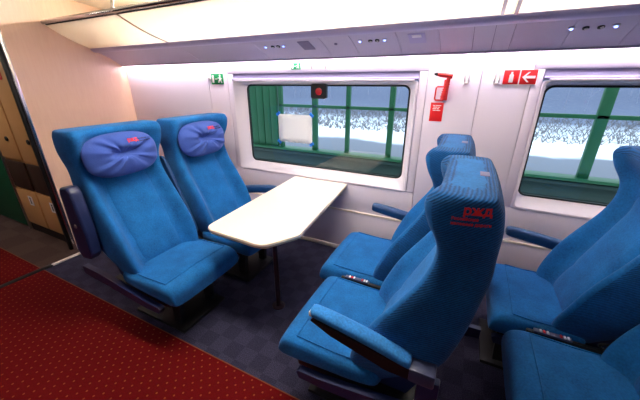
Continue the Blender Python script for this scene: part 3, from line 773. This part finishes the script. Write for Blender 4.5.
# coat hooks
for x, lab in ((-.062, 'white coat hook on the pillar nearer the hammer'), (.128, 'white coat hook next to the red fire sign')):
    t = on_wall('coat_hook', lab, 'hook', x, 1.697)
    obj('hook_plate', B(-.019, .019, -.008, 0, -.055, .03, bev=.004), M['white'], t)
    for s in (-1, 1):
        bm = bmesh.new(); tube(bm, [(s*.012, -.006, -.04), (s*.012, -.04, -.042), (s*.013, -.05, -.03), (s*.014, -.05, .0), (s*.014, -.046, .035)], [.006, .007, .007, .006, .005], 8)
        obj('hook_prong', bm, M['white'], t)
    obj('hook_foot', B(-.017, .017, -.045, -.004, -.056, -.044, bev=.003), M['white'], t)
# small hook left of the exit sign
t = obj('wall_stud', lathe(bmesh.new(), [(.016, 0), (.018, -.01), (.012, -.018)], (0, 0, 0), 'y', 12), M['steel']); t.location = (-2.57, W, 1.69)
tag(t, 'small round metal stud on the wall left of the exit sign', 'stud')
# paper sheet taped to the pane
GY = W+.066
t = thing('paper_sheet', 'white paper sheet taped by its corners to the table window', 'paper', (-1.57, GY, 1.215))
bm = bmesh.new(); nx, nz = 6, 5
v = [[bm.verts.new((-.195+.39*i/nx, -.003-.004*sin(pi*i/nx)*sin(pi*j/nz), -.14+.28*j/nz)) for i in range(nx+1)] for j in range(nz+1)]
for j in range(nz):
    for i in range(nx): bm.faces.new((v[j][i], v[j][i+1], v[j+1][i+1], v[j+1][i]))
ps = obj('sheet', bm, M['paper'], t); so = ps.modifiers.new('thickness', 'SOLIDIFY'); so.thickness = .001
for sx in (-1, 1):
    for sz in (-1, 1):
        tp = obj('tape', B(-.024, .024, -.004, .002, -.014, .014), M['tape'], t); tp.location = (sx*.192, -.003, sz*.142); tp.rotation_euler = (0, R(40*sx*sz), 0)
# black box with a red lamp at the head of the pane
t = thing('signal_lamp', 'black box with round red lamp at the top of the table window', 'lamp', (-1.285, GY-.004, 1.61))
bm = bmesh.new(); prism(bm, rrect(-.078, .078, -.098, .03, .02, 4), 'y', -.035, .0); obj('lamp_housing', bm, M['dark'], t)
obj('red_lens', lathe(bmesh.new(), [(.032, -.034), (.032, -.040), (.018, -.045)], (.004, 0, -.035), 'y', 20), M['red_lamp'], t)
# ------------------------------------------------------------------ outside: green screen, snow, trees
GYS = 4.2
sc = thing('lineside_screen', 'green painted timber screen with open bays outside the windows', 'screen', (0, GYS, -1.2))
def gpart(name, x0, x1, z0, z1, m, y0=-.06, y1=.06): return obj(name, B(x0, x1, y0, y1, z0+1.2, z1+1.2, bev=.006), m, sc)
for x, w_ in ((-2.77, .05), (-2.15, .07), (-1.606, .05), (-.97, .06), (-.3, .06), (.35, .06), (1.26, .085), (2.15, .07), (3.1, .07), (4.0, .07)):
    gpart('post', x-w_*.62, x+w_*.62, .645, 2.5, M['green_paint'], -.03, .03)
gpart('rail', -2.8, 6, 1.29, 1.335, M['green_paint'], -.03, .03)
gpart('rail', -3.9, 6, 2.5, 2.62, M['green_paint'], -.08, .08)
gpart('sill', -3.9, 6, .61, .645, M['green_paint'], -.10, .1)
gpart('sill', -3.9, 6, .555, .598, M['green_dark'], -.09, .08)
for k in range(9): gpart('board', -3.9, 6, .55-.16*(k+1)+.006, .55-.16*k, M['green_dark'], -.05+.004*(k % 2), .03)
x = -3.9
for k in range(8): gpart('board', x, x+.125, .65, 2.5, M['green_paint'], -.04-.006*(k % 2), .02); x += .135
gnd = obj('ground', B(-90, 90, 2.8, 150, -1.6, -1.2), M['snow']); struct(gnd)
gb = obj('ground', loft(bmesh.new(), [[(-120, 34, -1.3), (120, 34, -1.3)], [(-120, 60, 1.2), (120, 60, 1.2)], [(-120, 110, 7), (120, 110, 7)]], closed=False, caps=False), M['snow']); struct(gb)
def sapling(bm, x, y, z, h):
    def br(p, d, l, r, lev):
        q = p + d*l
        a = d.orthogonal().normalized(); b = d.cross(a)
        vs = [bm.verts.new(p + (a*cos(k*2.094)+b*sin(k*2.094))*r) for k in range(3)] ; tip = [bm.verts.new(q + (a*cos(k*2.094)+b*sin(k*2.094))*r*.5) for k in range(3)]
        for k in range(3): bm.faces.new((vs[k], vs[(k+1) % 3], tip[(k+1) % 3], tip[k]))
        if lev:
            for i in range(5 if lev > 1 else 4):
                t = random.uniform(.3, 1); dd = (d + Vector((random.uniform(-1, 1), random.uniform(-1, 1), random.uniform(-.2, .8)))*.75).normalized()
                br(p + d*l*t, dd, l*random.uniform(.35, .6), r*.5, lev-1)
    br(Vector((x, y, z)), Vector((random.uniform(-.1, .1), 0, 1)).normalized(), h, h*.011, 3)
bm = bmesh.new()
for k in range(190):
    y = random.uniform(37, 75); x = random.uniform(-1.35, 1.0)*y
    sapling(bm, x, y, -1.3+(max(0, y-34))*.096, random.uniform(3, 8))
o = obj('bare_trees', bm, M['twig'], smooth=False); o['kind'] = 'stuff'; tag(o, 'belt of bare trees in frost and painted haze far beyond the snowy road', 'trees')
bm = bmesh.new()
for k in range(7000):
    y = random.uniform(18.5, 34); x = random.uniform(-1.4, 1.1)*y; h = random.uniform(.08, .4)
    for i in range(2):
        dx, dy = random.uniform(-.3, .3), random.uniform(-.2, .2)
        a = bm.verts.new((x-.03, y, -1.21)); b_ = bm.verts.new((x+.03, y+.02, -1.21)); c = bm.verts.new((x+dx, y+dy, -1.2+h)); bm.faces.new((a, b_, c))
o = obj('dry_weeds', bm, M['weed'], smooth=False); o['kind'] = 'stuff'; tag(o, 'dry weeds poking through the snow beyond the road', 'weeds')
